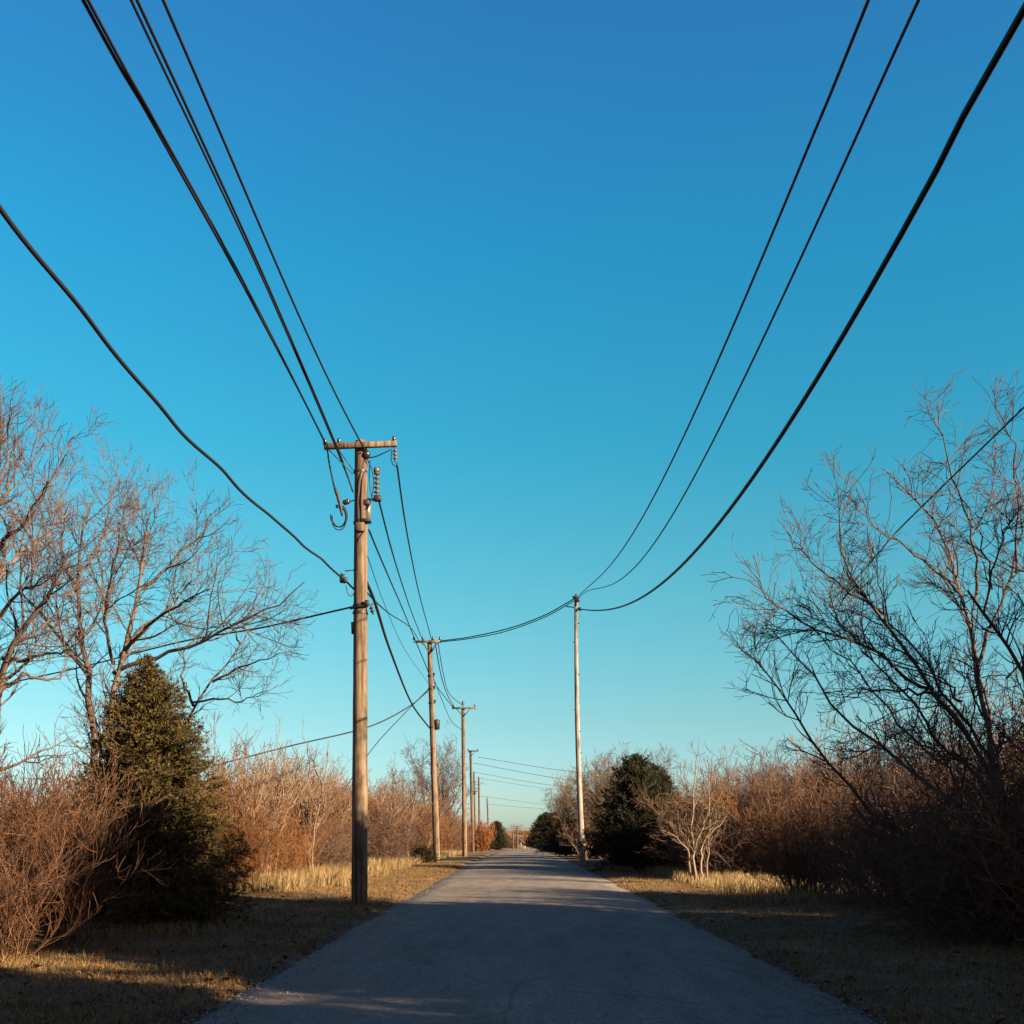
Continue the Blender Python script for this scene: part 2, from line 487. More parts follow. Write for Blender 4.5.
# grey fuse box on the pole side
b = MB(); b.lathe(L(367.8, 517.5), [(.03, -.08), (.06, -.06), (.075, .1), (.09, .28), (.07, .31), (.04, .34)]); b.link('cutout_box', M['porcelain'], p1, True)
for q_, sz in ((L(366, 521, D1 - .06), (.22, .22, .07)), (L(366.5, 503, D1 - .05), (.12, .16, .12))):
    b = MB(); b.box(q_, sz); b.link('bracket', M['dark_steel'], p1)
b = MB(); b.box(L(360, 527, D1 - .155), (.2, .09, .2)); b.link('bracket', M['pole'], p1)
for py in (472, 523, 606, 613):
    b = MB(); c = L(360.3, py); b.tube([c - np.array([0, 0, .025]), c + np.array([0, 0, .025])], .175 if py > 540 else .158, 16, False); b.link('band', M['dark_steel'], p1)
b = MB(); b.tube(resample([L(358, 522, D1 - .155), L(357.5, 500, D1 - .16), L(359, 480, D1 - .155), L(363, 465, D1 - .12), L(365, 455, D1 - .1)], 16), .017, 6)
b.tube(resample([L(361.5, 522, D1 - .155), L(361, 500, D1 - .16), L(362, 480, D1 - .15), L(364.5, 470, D1 - .1)], 16), .012, 6)
b.tube(resample([L(364, 531, D1 - .14), L(358, 540, D1 - .17), L(356.5, 552, D1 - .165)], 10), .012, 6); b.link('riser_cable', M['wire'], p1, True)
# left splice with its hanging coil
b = MB(); b.tube(resample([L(334, 486, D1 - .1), L(338, 496, D1 - .1), L(341, 508, D1 - .1), L(342, 516, D1 - .1)], 9), [.02, .035, .045, .04, .045, .035, .045, .03, .02], 8); b.link('splice', M['dark_steel'], p1, True)
b = MB()
for k, (rx, ry) in enumerate(((.17, .27), (.15, .22), (.19, .25))):
    a = np.linspace(-2.0, 3.3, 22)
    c = L(339, 518 - k, D1 - .12 + .03 * k)
    b.tube(np.stack([c[0] + rx * np.cos(a), np.full(22, c[1]), c[2] + ry * np.sin(a) * -1], 1), .013, 6)
b.link('cable_coil', M['wire'], p1, True)
b = MB(); b.lathe(L(346.5, 502, D1 - .05), [(.02, -.09), (.06, -.06), (.06, .05), (.02, .08)], (1, 0, .3)); b.tube([L(348, 502), L(355, 500)], .012, 6); b.link('insulator', M['dark_porcelain'], p1, True)
# telephone cable clamp
b = MB(); b.lathe(L(341.5, 574, D1 - .1), bells(2, .07, .09), (-.3, 0, 1)); b.box(L(343.5, 580, D1 - .1), (.16, .12, .12)); b.tube([L(345, 571, D1 - .1), L(355, 570, D1 - .05)], .014, 6)
b.tube(resample([L(346, 586, D1 - .1), L(348, 595, D1 - .12), L(352, 597, D1 - .1), L(355, 590, D1 - .1)], 10), .01, 6); b.link('cable_clamp', M['dark_steel'], p1, True)
b = MB(); b.tube([L(350, 609, D1 - .2), L(366, 605, D1 - .2), L(373, 604, D1 - .15)], .02, 6); b.box(L(367, 603, D1 - .18), (.09, .1, .12)); b.lathe(L(371, 607, D1 - .1), bells(2, .05, .07), (-.3, 0, 1)); b.link('bracket', M['dark_steel'], p1, True)
b = MB(); b.tube([L(352.5, 622, D1 - .05), L(352.5, 634, D1 - .05)], [.035, .025], 8); b.link('bracket', M['dark_steel'], p1, True)

D2 = 62.9
b2 = np.array([at(437, 863, D2)[0], D2, 0]); b2[2] = gz(b2[0], D2); t2 = at(429.5, 641, D2)
p2 = wood_pole('utility_pole', b2, t2, .2, .135, M['pole'], 'second wooden utility pole, leaning left, with a crossarm on curved braces', seed=2)
L = lambda px, py, d=D2: rel(p2, at(px, py, d))
b = MB(); a0, a1 = L(415, 641.5, D2 - .2), L(441, 641.5, D2 - .2); b.box((a0 + a1) / 2, (np.linalg.norm(a1 - a0), .12, .13), None, .15); b.link('crossarm', M['pole'], p2)
for s in (-1, 1):
    b = MB(); b.tube(resample([L(430 + s * 9, 642, D2 - .22), L(430 + s * 5, 645.5, D2 - .22), L(430 + s * 1.5, 652, D2 - .18)], 8), .04, 6); b.link('brace', M['old_pole'], p2, True)
for px in (414, 423, 433, 440):
    b = MB(); b.lathe(L(px, 639.5, D2 - .2) - np.array([0, 0, .02]), [(r_ * 1.5, h * 1.5) for r_, h in PIN]); b.link('insulator', M['dark_porcelain'], p2, True)
b = MB(); b.lathe(L(436.8, 722), [(.05, -.45), (.16, -.42), (.18, 0), (.17, .1), (.05, .16)], (0, 0, 1)); b.box(L(434.5, 722), (.3, .06, .06)); b.link('cutout_box', M['dark_steel'], p2, True)
for py in (676, 689, 703, 727):
    b = MB(); f = (863 - py) / 222; c = L(437 - 7.5 * f, py); b.tube([c - np.array([0, 0, .04]), c + np.array([0, 0, .04])], .19, 12, False); b.box(c + np.array([.2, -.05, .1]), (.1, .1, .16)); b.link('band', M['dark_steel'], p2)


def far_pole(px, py, d, arm, m, label, r0=.2, r1=.14, dx=0.0, lamp=False, armdy=0):
    t = at(px, py, d); bs = np.array([t[0] + dx, d, 0.]); bs[2] = gz(bs[0], d)
    p = wood_pole('utility_pole', bs, t, r0, r1, m, label)
    l = lambda x, y: rel(p, at(x, y, d - .2))
    if arm:
        x0, x1 = arm
        b = MB(); a0, a1 = l(x0, py + armdy), l(x1, py + armdy); b.box((a0 + a1) / 2, (np.linalg.norm(a1 - a0), .13, .15), None, .15); b.link('crossarm', m, p)
        mid = (px); 
        for xe in (x0, x1):
            b = MB(); b.tube([l(mid + (xe - mid) * .6, py + armdy + .5), l(mid, py + armdy + 90 * 12 / d * .9 - 2)], .035, 6); b.link('brace', M['dark_steel'], p)
            b = MB(); q = l(xe + (mid - xe) * .1, py + armdy) + np.array([0, 0, .1]); b.lathe(q, [(r_ * 1.6, h * 1.6) for r_, h in PIN]); b.link('insulator', M['dark_porcelain'], p, True)
    if lamp:
        b = MB(); q = l(px, py); b.tube(resample([q + np.array([0, 0, -.3]), q + np.array([-.5, 0, .1]), q + np.array([-1.1, 0, .1]), q + np.array([-1.5, 0, -.1])], 10), .07, 6); b.box(q + np.array([-1.6, 0, -.14]), (.55, .25, .14)); b.link('lamp_arm', M['steel'], p)
    return p


p3 = far_pole(463, 708, 90, (452, 476), M['pole'], 'third wooden utility pole with a straight crossarm and two diagonal braces', dx=.15)
b = MB(); b.lathe(rel(p3, at(463, 708, 89.8)), [(r_ * 2.2, h * 2.2 + .3) for r_, h in PIN]); b.link('insulator', M['dark_porcelain'], p3, True)
p4 = far_pole(470.5, 751, 130, (468, 478.5), M['old_pole'], 'fourth utility pole, dark brown with its short crossarm reaching over the road', dx=.3)
p4b = far_pole(474, 772, 150, (472, 479), M['pole'], 'slim brown utility pole between the dark poles in the line', .17, .12, dx=.3, armdy=19)
p5 = far_pole(478.7, 777, 185, None, M['old_pole'], 'fifth utility pole, bare dark shaft without a crossarm', dx=.2)
p6 = far_pole(487, 796.5, 230, None, M['old_pole'], 'farthest utility pole of the line, with a bent lamp arm on top', dx=.5, lamp=True)
p7 = far_pole(517.5, 826, 262, None, M['old_pole'], 'small distant post standing before the bridge railing', .22, .18)
p8 = far_pole(513, 832, 258, None, M['old_pole'], 'shorter distant post left of the one before the bridge', .2, .16)

DR = 56.0
tr_ = at(576, 597, DR); br = np.array([at(583, 865, DR)[0], DR, 0]); br[2] = gz(br[0], DR)
pr = wood_pole('utility_pole', br, tr_, .155, .085, M['pale_pole'], 'thin pale bleached pole without crossarm, alone on the right of the road', bend=-.1, seed=9)
L = lambda px, py, d=DR: rel(pr, at(px, py, d))
b = MB(); b.tube([L(576, 594, DR - .1), L(576, 606, DR - .1)], .05, 6); b.box(L(577.5, 600, DR - .1), (.24, .2, .16)); b.box(L(575.5, 597, DR - .1), (.3, .16, .1)); b.link('cable_clamp', M['dark_steel'], pr)
b = MB(); b.tube([L(566, 606.5, DR - .05), L(580, 608, DR - .05)], .03, 6); b.lathe(L(580, 609, DR - .1), [(.03, -.1), (.09, -.06), (.09, .06), (.03, .1)], (1, 0, 0)); b.link('bracket', M['dark_steel'], pr)
r = R(77)
for f in (.12, .2, .31, .42, .5, .58, .71, .83, .9):
    b = MB(); c = rel(pr, br + (tr_ - br) * f) + np.array([-.1 * math.sin(math.pi * f), 0, 0]); s = r.choice([-1, 1]); b.tube([c, c + np.array([s * .17, -.1, .02])], [.035, .02], 6); b.link('climbing_step', M['dark_steel'], pr)

# poles behind the photographer that carry the near ends of the wires
wood_pole('utility_pole', (-3.7, -24, gz(-3.7, -24)), (-3.7, -24, 11.0), .18, .14, M['pole'], 'utility pole behind the viewer on the left roadside')
wood_pole('utility_pole', (3.5, -26, gz(3.5, -26)), (3.5, -26, 12.6), .18, .12, M['pale_pole'], 'utility pole behind the viewer on the right roadside')
sp1 = at(-150, 716, 40); wood_pole('utility_pole', (sp1[0], sp1[1], gz(sp1[0], sp1[1])), sp1 + np.array([0, 0, .1]), .13, .1, M['old_pole'], 'service pole far among the trees on the left')
sp2 = at(60, 801, 46); wood_pole('utility_pole', (sp2[0], sp2[1], gz(sp2[0], sp2[1])), sp2 + np.array([0, 0, .1]), .12, .1, M['old_pole'], 'short service pole hidden in the left thicket')


# ------------------------------------------------------------------ wires
def catmull(pts, n):
    pts = np.asarray(pts, float); m = len(pts)
    s = np.r_[0, np.cumsum(np.linalg.norm(np.diff(pts, axis=0), axis=1) ** .5)]
    T = np.empty_like(pts)
    for i in range(m):
        a, c = max(i - 1, 0), min(i + 1, m - 1); T[i] = (pts[c] - pts[a]) / (s[c] - s[a])
    out = []
    for u in np.linspace(0, s[-1], n):
        i = min(np.searchsorted(s, u, side='right') - 1, m - 2); h = s[i + 1] - s[i]; t = (u - s[i]) / h
        out.append((2 * t**3 - 3 * t**2 + 1) * pts[i] + (t**3 - 2 * t**2 + t) * h * T[i] + (3 * t**2 - 2 * t**3) * pts[i + 1] + (t**3 - t**2) * h * T[i + 1])
    return np.array(out)


WG = 'wires strung between the poles'


def wire(pts, rad, label, name='power_line', wavy=0.0, seed=0, n=70):
    P = catmull(pts, n)
    if wavy:
        s = np.r_[0, np.cumsum(np.linalg.norm(np.diff(P, axis=0), axis=1))]
        P[:, 2] += wavy * np.sin(s * 2.1 + seed) * np.sin(s * .47 + 1); P[:, 0] += wavy * .8 * np.sin(s * 2.6 + seed * 2)
    b = MB(); b.tube(P, rad, 8)
    return tag(b.link(name, M['wire'], None, True), label, 'cable' if name == 'telephone_cable' else 'wire', WG)


def smooth_run(pts, k=4):
    """a hanging wire is a smooth curve: fit height and lateral place along the road to the traced points"""
    p = np.asarray(pts, float); a = p[2:]; m = a[:, 1].mean()
    y = (a[:, 1] - m) / 20; w_ = np.ones(len(a)); w_[-1] = 30; w_[0] = 2
    fx, fz = np.polyfit(y, a[:, 0], 2, w=w_), np.polyfit(y, a[:, 2], k, w=w_)
    yy = np.linspace(a[0, 1], a[-1, 1], 30); u = (yy - m) / 20
    out = np.stack([np.polyval(fx, u), yy, np.polyval(fz, u)], 1); out[-1] = a[-1]
    return np.concatenate([p[:2], out])


def tr(px, py, x): return at(px, py, F * x / (px - HX))       # where a run beside the road at lateral distance x is seen


wire([(-4.6, -24, 10.7), (-4.45, -6, 9.75), tr(83, 0, -4.38), tr(150, 118, -4.39), tr(250, 298, -4.4), at(325, 443, D1 - .2), at(329, 462, D1 - .1), at(334, 486, D1 - .1)], .021, 'leftmost wire to the crossarm of the nearest pole, ending at its dark splice')
wire([(-4.5, -24, 10.8), (-4.4, -6, 9.8), tr(88, 0, -4.33), tr(153, 118, -4.36), tr(252, 298, -4.39), at(326, 444, D1 - .25)], .019, 'wire merging with the leftmost wire at the crossarm of the nearest pole')
wire([(-4.15, -24, 10.9), (-4.1, -6, 10.3), tr(131, 0, -4.08), tr(200, 145, -4.08), tr(270, 295, -4.08), at(336, 448, D1 - .3), at(352, 488, D1 - .12)], .017, 'upper of two close wires running to the shaft of the nearest pole')
wire([(-4.05, -24, 10.8), (-4.05, -6, 10.2), tr(137, 0, -4.03), tr(204, 145, -4.05), tr(272, 295, -4.07), at(339, 452, D1 - .32), at(353, 492, D1 - .14)], .02, 'lower of two close wires running to the shaft of the nearest pole')
wire(smooth_run([(-3.5, -24, 10.6), (-3.5, -6, 9.7), tr(163, 0, -3.5), tr(230, 155, -3.5), tr(300, 318, -3.5), at(365, 450, D1 - .2)]), .018, 'single wire ending at the black insulator right of the nearest pole top')
wire([(-4.2, -24, 7.6), (-4.1, -6, 6.4), tr(-60, 115, -4.02), tr(0, 203, -4.0), tr(70, 298, -4.0), tr(150, 395, -4.0), tr(200, 450, -4.0), tr(270, 516, -3.98), at(345, 580, D1 - .1), at(355, 590, D1 - .05)], .022, 'thick sagging wavy cable crossing the left sky to the nearest pole', 'telephone_cable', .035, 1, 120)
wire(smooth_run([(3.1, -26, 12.4), (3.05, -8, 9.6), tr(868, 0, 3.05), tr(825, 118, 3.05), tr(760, 262, 3.05), tr(690, 417, 3.05), tr(640, 522, 3.05), tr(600, 577, 3.05), at(577, 598, DR)]), .017, 'left one of three wires sweeping overhead from the thin pale pole')
wire(smooth_run([(3.5, -26, 12.3), (3.3, -8, 9.0), tr(917, 0, 3.25), tr(870, 112, 3.25), tr(800, 268, 3.25), tr(740, 383, 3.25), tr(690, 487, 3.22), tr(645, 555, 3.15), tr(610, 585, 3.1), at(578, 600, DR)]), .015, 'middle one of three wires sweeping overhead from the thin pale pole')
wire(smooth_run([(3.8, -26, 11.9), (3.5, -8, 8.0), tr(1024, 12, 3.4), tr(940, 162, 3.35), tr(850, 318, 3.32), tr(760, 462, 3.3), tr(700, 546, 3.3), tr(650, 593, 3.28), tr(612, 609, 3.2), at(580, 609, DR)]), .028, 'thickest of three wires sweeping overhead from the thin pale pole')
# forward spans
wire([at(397, 465, D1 - .2), at(404, 515, 29), at(412, 560, 36), at(420, 597, 46), at(432, 641, D2 - .2)], .022, 'right wire from the hanging insulator at the crossarm tip to the second pole')
wire([at(379, 501, D1), at(390, 544, 29), at(399.5, 576, 36), at(411.5, 612, 48), at(423, 641, D2 - .2)], .022, 'wire from the stacked porcelain insulator to the second pole')
wire([at(369, 530, D1), at(378, 552, 28.5), at(390, 580, 35), at(403, 610, 46), at(416, 642, D2 - .2)], .024, 'wire from the grey fuse box of the nearest pole to the second pole')
wire([at(363, 575, D1 - .02), at(374, 600, 27.5), at(390, 650, 37), at(412, 704, 52), at(429.5, 728, D2 - .1)], .042, 'thick black cable sagging between the nearest pole and the second pole', 'telephone_cable')
wire([at(362, 587, D1 - .02), at(375, 601, 29), at(390, 614, 38), at(411, 628, 52), at(419, 641, D2 - .2)], .02, 'thin slack wire from the middle of the nearest pole to the second pole')
wire([at(367, 555, D1 + .05), at(384, 603, 33), at(405, 650, 46), at(429, 684, D2)], .010, 'faint thin wire between the nearest pole and the second pole')
wire([at(440, 641, D2 - .2), at(470, 637, 61), at(510, 628, 59), at(545, 615, 57.5), at(575.5, 598, DR)], .03, 'upper of two wires crossing the road from the second pole to the pale pole')
wire([at(440.5, 642, D2 - .2), at(470, 638.5, 61), at(505, 631.5, 59), at(545, 617, 57.5), at(575.5, 600, DR)], .025, 'lower of two wires crossing the road from the second pole to the pale pole')
wire([at(435, 642, D2 - .2), at(441, 675, 70), at(447, 694, 79), at(454, 707, 89.7)], .03, 'left wire between the second pole and the third pole')
wire([at(438, 643, D2 - .2), at(443, 672, 70), at(449, 693, 79), at(463, 706, 89.7)], .024, 'right wire between the second pole and the third pole')
wire([at(416, 642, D2 - .2), at(424, 661, 68), at(433, 681, 77), at(453, 707.5, 89.7)], .03, 'wire passing behind the second pole to the third pole')
wire([at(433, 677, D2), at(442, 700, 72), at(452, 722, 83), at(462, 730, 89.8)], .022, 'lower thin wire between the second pole and the third pole')
wire([at(352, 607, D1), at(300, 619, 26), at(260, 628, 27.5), at(180, 642, 30), at(60, 672, 34), sp1], .022, 'wire running left from the nearest pole behind the bare trees')
wire([at(428, 690, D2), at(410, 706, 61), at(368, 727, 58), at(290, 746, 54), at(200, 769, 50), sp2], .034, 'service wire running left from the second pole over the brush')
wire([at(428, 691.5, D2), at(418, 700, 61.8), at(405, 713, 60.5), at(370, 752, 57), at(305, 850, 50)], .022, 'thin guy wire slanting down left from the second pole', 'guy_wire')
wood_pole('utility_pole', (11, 14, gz(11, 14)), (11, 14, 11.7), .13, .1, M['old_pole'], 'slim utility pole standing behind the right thicket beside the viewer')
wire([(11, 14, 11.6), (9.5, 15.53, 9.98), (8, 17.07, 8.41), (6.5, 18.6, 6.86), at(876, 556, 18.3), at(850, 586, 17.8)], .014, 'thin wire slanting down through the crown of the big right tree')
for (x0, y0, d0, x1, y1, d1, what) in (
        (478, 757, 130, 640, 777, 128, 'highest of the faint wires crossing the road far away'),
        (473, 763, 130, 640, 787, 128, 'second of the faint wires crossing the road far away'),
        (473, 772, 150, 620, 792, 150, 'third of the faint wires crossing the road far away'),
        (479, 778, 185, 600, 793, 185, 'fourth of the faint wires crossing the road far away'),
        (487, 797, 230, 600, 808, 228, 'fifth of the faint wires crossing the road far away'),
        (487, 804, 230, 600, 810, 228, 'lowest of the faint wires crossing the road far away')):
    a, c = at(x0, y0, d0), at(x1, y1, d1); mid = (a + c) / 2 - np.array([0, 0, .35])
    wire([a, mid, c], .022, what, n=24)

# ------------------------------------------------------------------ bare trees
def bare_tree(name, base, limbs, seed, label, cat='tree', group=None, bark='bark', dens=1.0, len1=(1.2, 3.0), len2=(.7, 1.5), len3=(.3, .75), extra=None, up=.06, wand=.105, tw=.0042):
    """limbs: list of (points (world, from the foot up), r0, r1)"""
    r = R(seed)
    root = empty(name, base, label, cat, group)
    n = 14
    P = np.array([resample(p, n) for p, a, c in limbs]) - np.asarray(base)
    P[:, 2:-1] += r.normal(0, .03, P[:, 2:-1].shape)
    rad = np.array([np.linspace(a, c, n) for p, a, c in limbs])
    link('trunk', tube_mesh('trunk', [(P, rad, 8)], M[bark]), root)
    A, ra = grow(P, rad, 2.3 * dens, .18, (.68, .22), len1, 10, wand, up, .62, .006, r)
    B, rb = grow(A, ra, 3.8 * dens, .15, (.72, .25), len2, 8, wand * 1.15, up * .8, .65, .0048, r)
    B2, rb2 = grow(P, rad, 2.4 * dens, .3, (.8, .25), len2, 8, wand * 1.15, up, .4, .0048, r)
    B = np.concatenate([B, B2]); rb = np.concatenate([rb, rb2])
    C, rc = grow(B, rb, 5.5 * dens, .12, (.72, .28), len3, 5, wand * 1.4, up * .6, .7, tw, r, nmax=60000)
    C2, rc2 = grow(A, ra, 2.5 * dens, .2, (.8, .28), len3, 5, wand * 1.4, up * .6, .6, tw, r)
    Dd, rd = grow(C, rc, 3.6 * dens, .2, (.55, .22), (.14, .42), 4, wand * 1.5, up * .5, .8, tw, r, nmax=40000)
    link('crown', tube_mesh('crown', [(A, ra, 5), (B, rb, 4), (C, rc, 3), (C2, rc2, 3), (Dd, rd, 3)], M['twig' if bark != 'pale_bark' else 'tan_twig']), root)
    return root


def trace(pts, d0, d1): return [at(x, y, d0 + (d1 - d0) * i / (len(pts) - 1)) for i, (x, y) in enumerate(pts)]


def z1(pts, ox, oy, s): return [(ox + x / s, oy + y / s) for x, y in pts]


DT = 26.0
base2 = at(104, 880, DT); base2[2] = gz(base2[0], DT) - .1
foot = [base2]
ZL = lambda *p: [(x, y + max(0, 700 - y) * .10) for x, y in z1(p, 0, 380, 3.103)]
limbs = [
    (foot + trace(ZL((290, 1100), (285, 1000), (270, 900), (250, 790), (245, 650), (240, 560), (235, 430), (290, 300)), DT, DT + 1.2), .13, .018),
    (foot + trace(ZL((345, 1120), (350, 1000), (352, 870), (400, 800), (410, 690), (440, 610), (448, 470), (460, 350)), DT, DT - 1.0), .13, .015),
    (trace(ZL((375, 840), (410, 790), (480, 720), (560, 660), (650, 610)), DT - .2, DT - 2.2), .05, .012),
    (trace(ZL((352, 900), (420, 860), (520, 835), (640, 790), (720, 740), (800, 690), (900, 640), (945, 585)), DT - .2, DT - 1.5), .055, .01),
    (trace(ZL((440, 610), (500, 560), (560, 480), (620, 430), (655, 350)), DT - .6, DT - .1), .045, .01),
    (trace(ZL((440, 560), (430, 500), (390, 430), (385, 350)), DT - .6, DT + .6), .04, .01),
    (trace(ZL((270, 900), (200, 800), (140, 700), (100, 660), (50, 590)), DT + .2, DT + 2), .06, .012),
    (trace(ZL((245, 640), (200, 540), (190, 440), (210, 330)), DT + .6, DT - 1.6), .04, .01),
    (trace(ZL((242, 560), (300, 480), (340, 380), (350, 280)), DT + .7, DT + 2.6), .035, .01),
    (trace(ZL((352, 870), (320, 740), (330, 620), (360, 500), (370, 400)), DT - .2, DT - 2.4), .045, .01),
    (trace(ZL((400, 800), (440, 740), (520, 690), (580, 600), (600, 540)), DT - .3, DT + 2.4), .045, .01),
]
bare_tree('bare_tree', base2, limbs, 21, 'bare forked tree with two dark stems rising behind the evergreen on the left')
DT = 27.5
base2b = at(182, 880, DT); base2b[2] = gz(base2b[0], DT) - .1
limbs = [([base2b] + trace(ZL((560, 1250), (585, 1030), (680, 910), (750, 790), (775, 750)), DT, DT + .5), .07, .012),
         (trace(ZL((600, 1010), (560, 920), (570, 840), (620, 760)), DT, DT + 2), .04, .01),
         (trace(ZL((600, 1000), (700, 990), (770, 990), (830, 960)), DT, DT - .8), .03, .008),
         (trace(ZL((660, 930), (740, 880), (820, 850), (870, 830)), DT, DT - 1.2), .035, .008),
         (trace(ZL((745, 800), (720, 740), (700, 690)), DT + .4, DT + 1), .025, .008)]
bare_tree('bare_tree', base2b, limbs, 22, 'slim bare tree leaning right from behind the top of the left evergreen', dens=1.0, len1=(.7, 1.7))
DT = 21.5
base1 = at(-14, 900, DT); base1[2] = gz(base1[0], DT) - .1
limbs = [
    ([base1] + trace(ZL((-20, 1100), (0, 960), (5, 860), (60, 760), (130, 700), (190, 590), (215, 480)), DT, DT - 1.5), .14, .014),
    ([base1] + trace(ZL((-30, 1050), (-40, 800), (-35, 600), (-30, 400), (-20, 200), (0, 40)), DT, DT + 1), .15, .014),
    (trace(ZL((-40, 760), (0, 690), (90, 600), (150, 560)), DT, DT - 1.8), .05, .01),
    (trace(ZL((-35, 640), (0, 550), (90, 470), (170, 390), (210, 340)), DT + .3, DT + 2), .06, .01),
    (trace(ZL((-33, 520), (0, 460), (60, 400), (120, 300), (150, 240)), DT + .4, DT - 1.4), .05, .01),
    (trace(ZL((-30, 380), (10, 300), (50, 200), (80, 120)), DT + .6, DT + 2), .045, .01),
    (trace(ZL((-30, 300), (-10, 180), (20, 80), (30, 10)), DT + .6, DT - .6), .04, .01),
    (trace(ZL((10, 850), (80, 860), (160, 830), (220, 820)), DT - .2, DT - 1.3), .045, .01),
    (trace(ZL((0, 960), (70, 900), (150, 930), (230, 880)), DT, DT + 1.2), .05, .01),
]
bare_tree('bare_tree', base1, limbs, 23, 'tallest bare tree at the left picture edge with upswept branches')

DT = 18.5
baser = at(1012, 900, DT); baser[2] = gz(baser[0], DT) - .1
ZR = lambda *p: [(x, y + max(0, 690 - y) * .10) for x, y in z1(p, 694, 380, 3.103)]
ZS = lambda *p: z1(p, 694, 660, 2.812)
limbs = [
    ([baser] + trace([(1000, 800), (978, 745)] + ZR((800, 1020), (740, 960), (690, 880), (650, 800), (590, 700), (520, 650), (480, 580), (440, 470), (450, 340)), DT, DT - 1.5), .11, .012),
    ([baser] + trace([(1005, 820), (992, 760)] + ZR((900, 1020), (880, 880), (850, 730), (830, 600), (790, 470), (750, 370), (700, 300), (640, 240), (590, 200)), DT, DT + 1.2), .12, .012),
    ([baser] + trace([(1030, 800), (1034, 720)] + ZR((1024, 870), (960, 800), (890, 680), (850, 620)), DT, DT - 1.6), .11, .025),
    (trace(ZR((870, 660), (890, 560), (860, 400), (820, 270), (790, 150), (760, 60), (725, 0)), DT + .4, DT + 1.4), .05, .010),
    ([baser] + trace(ZS((700, 570), (600, 510), (520, 450), (430, 350), (360, 270), (300, 170), (220, 60)) + ZR((215, 880), (120, 800), (70, 770), (0, 770)), DT, DT - 1), .09, .010),
    ([baser] + trace(ZS((760, 420), (640, 330), (560, 270), (440, 180), (380, 100), (310, 0)) + ZR((330, 840), (230, 790), (210, 720)), DT, DT + 1.4), .085, .010),
    (trace(ZR((740, 960), (700, 960), (620, 870), (550, 830), (420, 760), (330, 740), (270, 680), (200, 610), (150, 550)), DT - .3, DT - 2.4), .055, .009),
    (trace(ZR((590, 700), (480, 620), (400, 560), (330, 490), (280, 400)), DT - .8, DT + .8), .04, .009),
    (trace(ZR((835, 640), (740, 540), (650, 470), (560, 400), (500, 320)), DT + .4, DT - .9), .045, .009),
    (trace(ZR((880, 880), (940, 700), (990, 560), (1010, 400), (1024, 200)), DT + .3, DT + 2), .06, .012),
    (trace(ZR((1000, 560), (1005, 300), (1000, 150), (960, 30)), DT + 1, DT - .5), .04, .009),
    (trace(ZR((900, 700), (920, 560), (950, 430), (1000, 350)), DT + .2, DT - 1.4), .045, .009),
    (trace(ZR((780, 980), (640, 960), (520, 960), (440, 1010)), DT, DT - 1.5), .045, .009),
    (trace(ZR((1024, 900), (1060, 600), (1100, 300), (1090, 100)), DT, DT + 1), .07, .012),
    (trace(ZS((780, 620), (690, 540), (600, 520), (500, 480)), DT - .3, DT - 2), .035, .008),
    (trace(ZS((840, 330), (700, 250), (600, 240), (500, 190)), DT, DT - 1.6), .035, .008),
]
limbs[4] = (limbs[4][0][:-2], .09, .010)
rr_ = R(311)
for k in (0, 1, 5, 6, 7, 8, 9, 12, 14, 15, 6, 0, 1):        # more boughs sweeping the same way, nearer and farther
    p_, a_, c_ = limbs[k]
    q_ = [np.asarray(x_) for x_ in p_][1 if k in (0, 1, 5) else 0:]
    o_ = np.array([rr_.uniform(.3, 1.3), rr_.uniform(-1.6, 1.6), rr_.uniform(-.9, .1)])
    c0 = q_[0]; f_ = rr_.uniform(.75, 1.0)
    limbs.append(([c0 + (x_ - c0) * f_ + o_ * min(1, .35 + i_ / 4) for i_, x_ in enumerate(q_)], a_ * .55, c_ * .8))
limbs = [(p_, a_ * .56, c_ * .72) for p_, a_, c_ in limbs]
bare_tree('bare_tree', baser, limbs, 31, 'big spreading bare tree on the right with long arching grey limbs', dens=1.2, len1=(.5, 1.5), len2=(.4, 1.0), len3=(.22, .6), wand=.11, tw=.0036)


def auto_limbs(base, h, seed, stems=3, spread=.35, r0=.08, subs=3):
    r = R(seed); out = []
    base = np.asarray(base, float)
    for i in range(stems):
        a = r.uniform(0, 6.28); sp_ = spread * r.uniform(.3, 1.2); d = np.array([math.cos(a) * sp_, math.sin(a) * sp_, 1.0])
        p = extend(base[None] + r.normal(0, .12, (1, 3)) * np.array([1, 1, 0]), d[None], np.array([h * r.uniform(.75, 1)]), 9, .09, .05, r)[0]
        out.append((p, r0 * r.uniform(.7, 1), .012))
        for k in range(subs):
            j = r.integers(3, 7); a = r.uniform(0, 6.28)
            d = np.array([math.cos(a) * .8, math.sin(a) * .8, 1.0])
            q = extend(p[j][None], d[None], np.array([h * r.uniform(.3, .5)]), 6, .1, .06, r)[0]
            out.append((q, r0 * .5, .009))
    return out


def ground_at(px, d, sink=.05):
    x = (px - HX) * d / F
    return np.array([x, d, float(gz(x, d)) - sink])


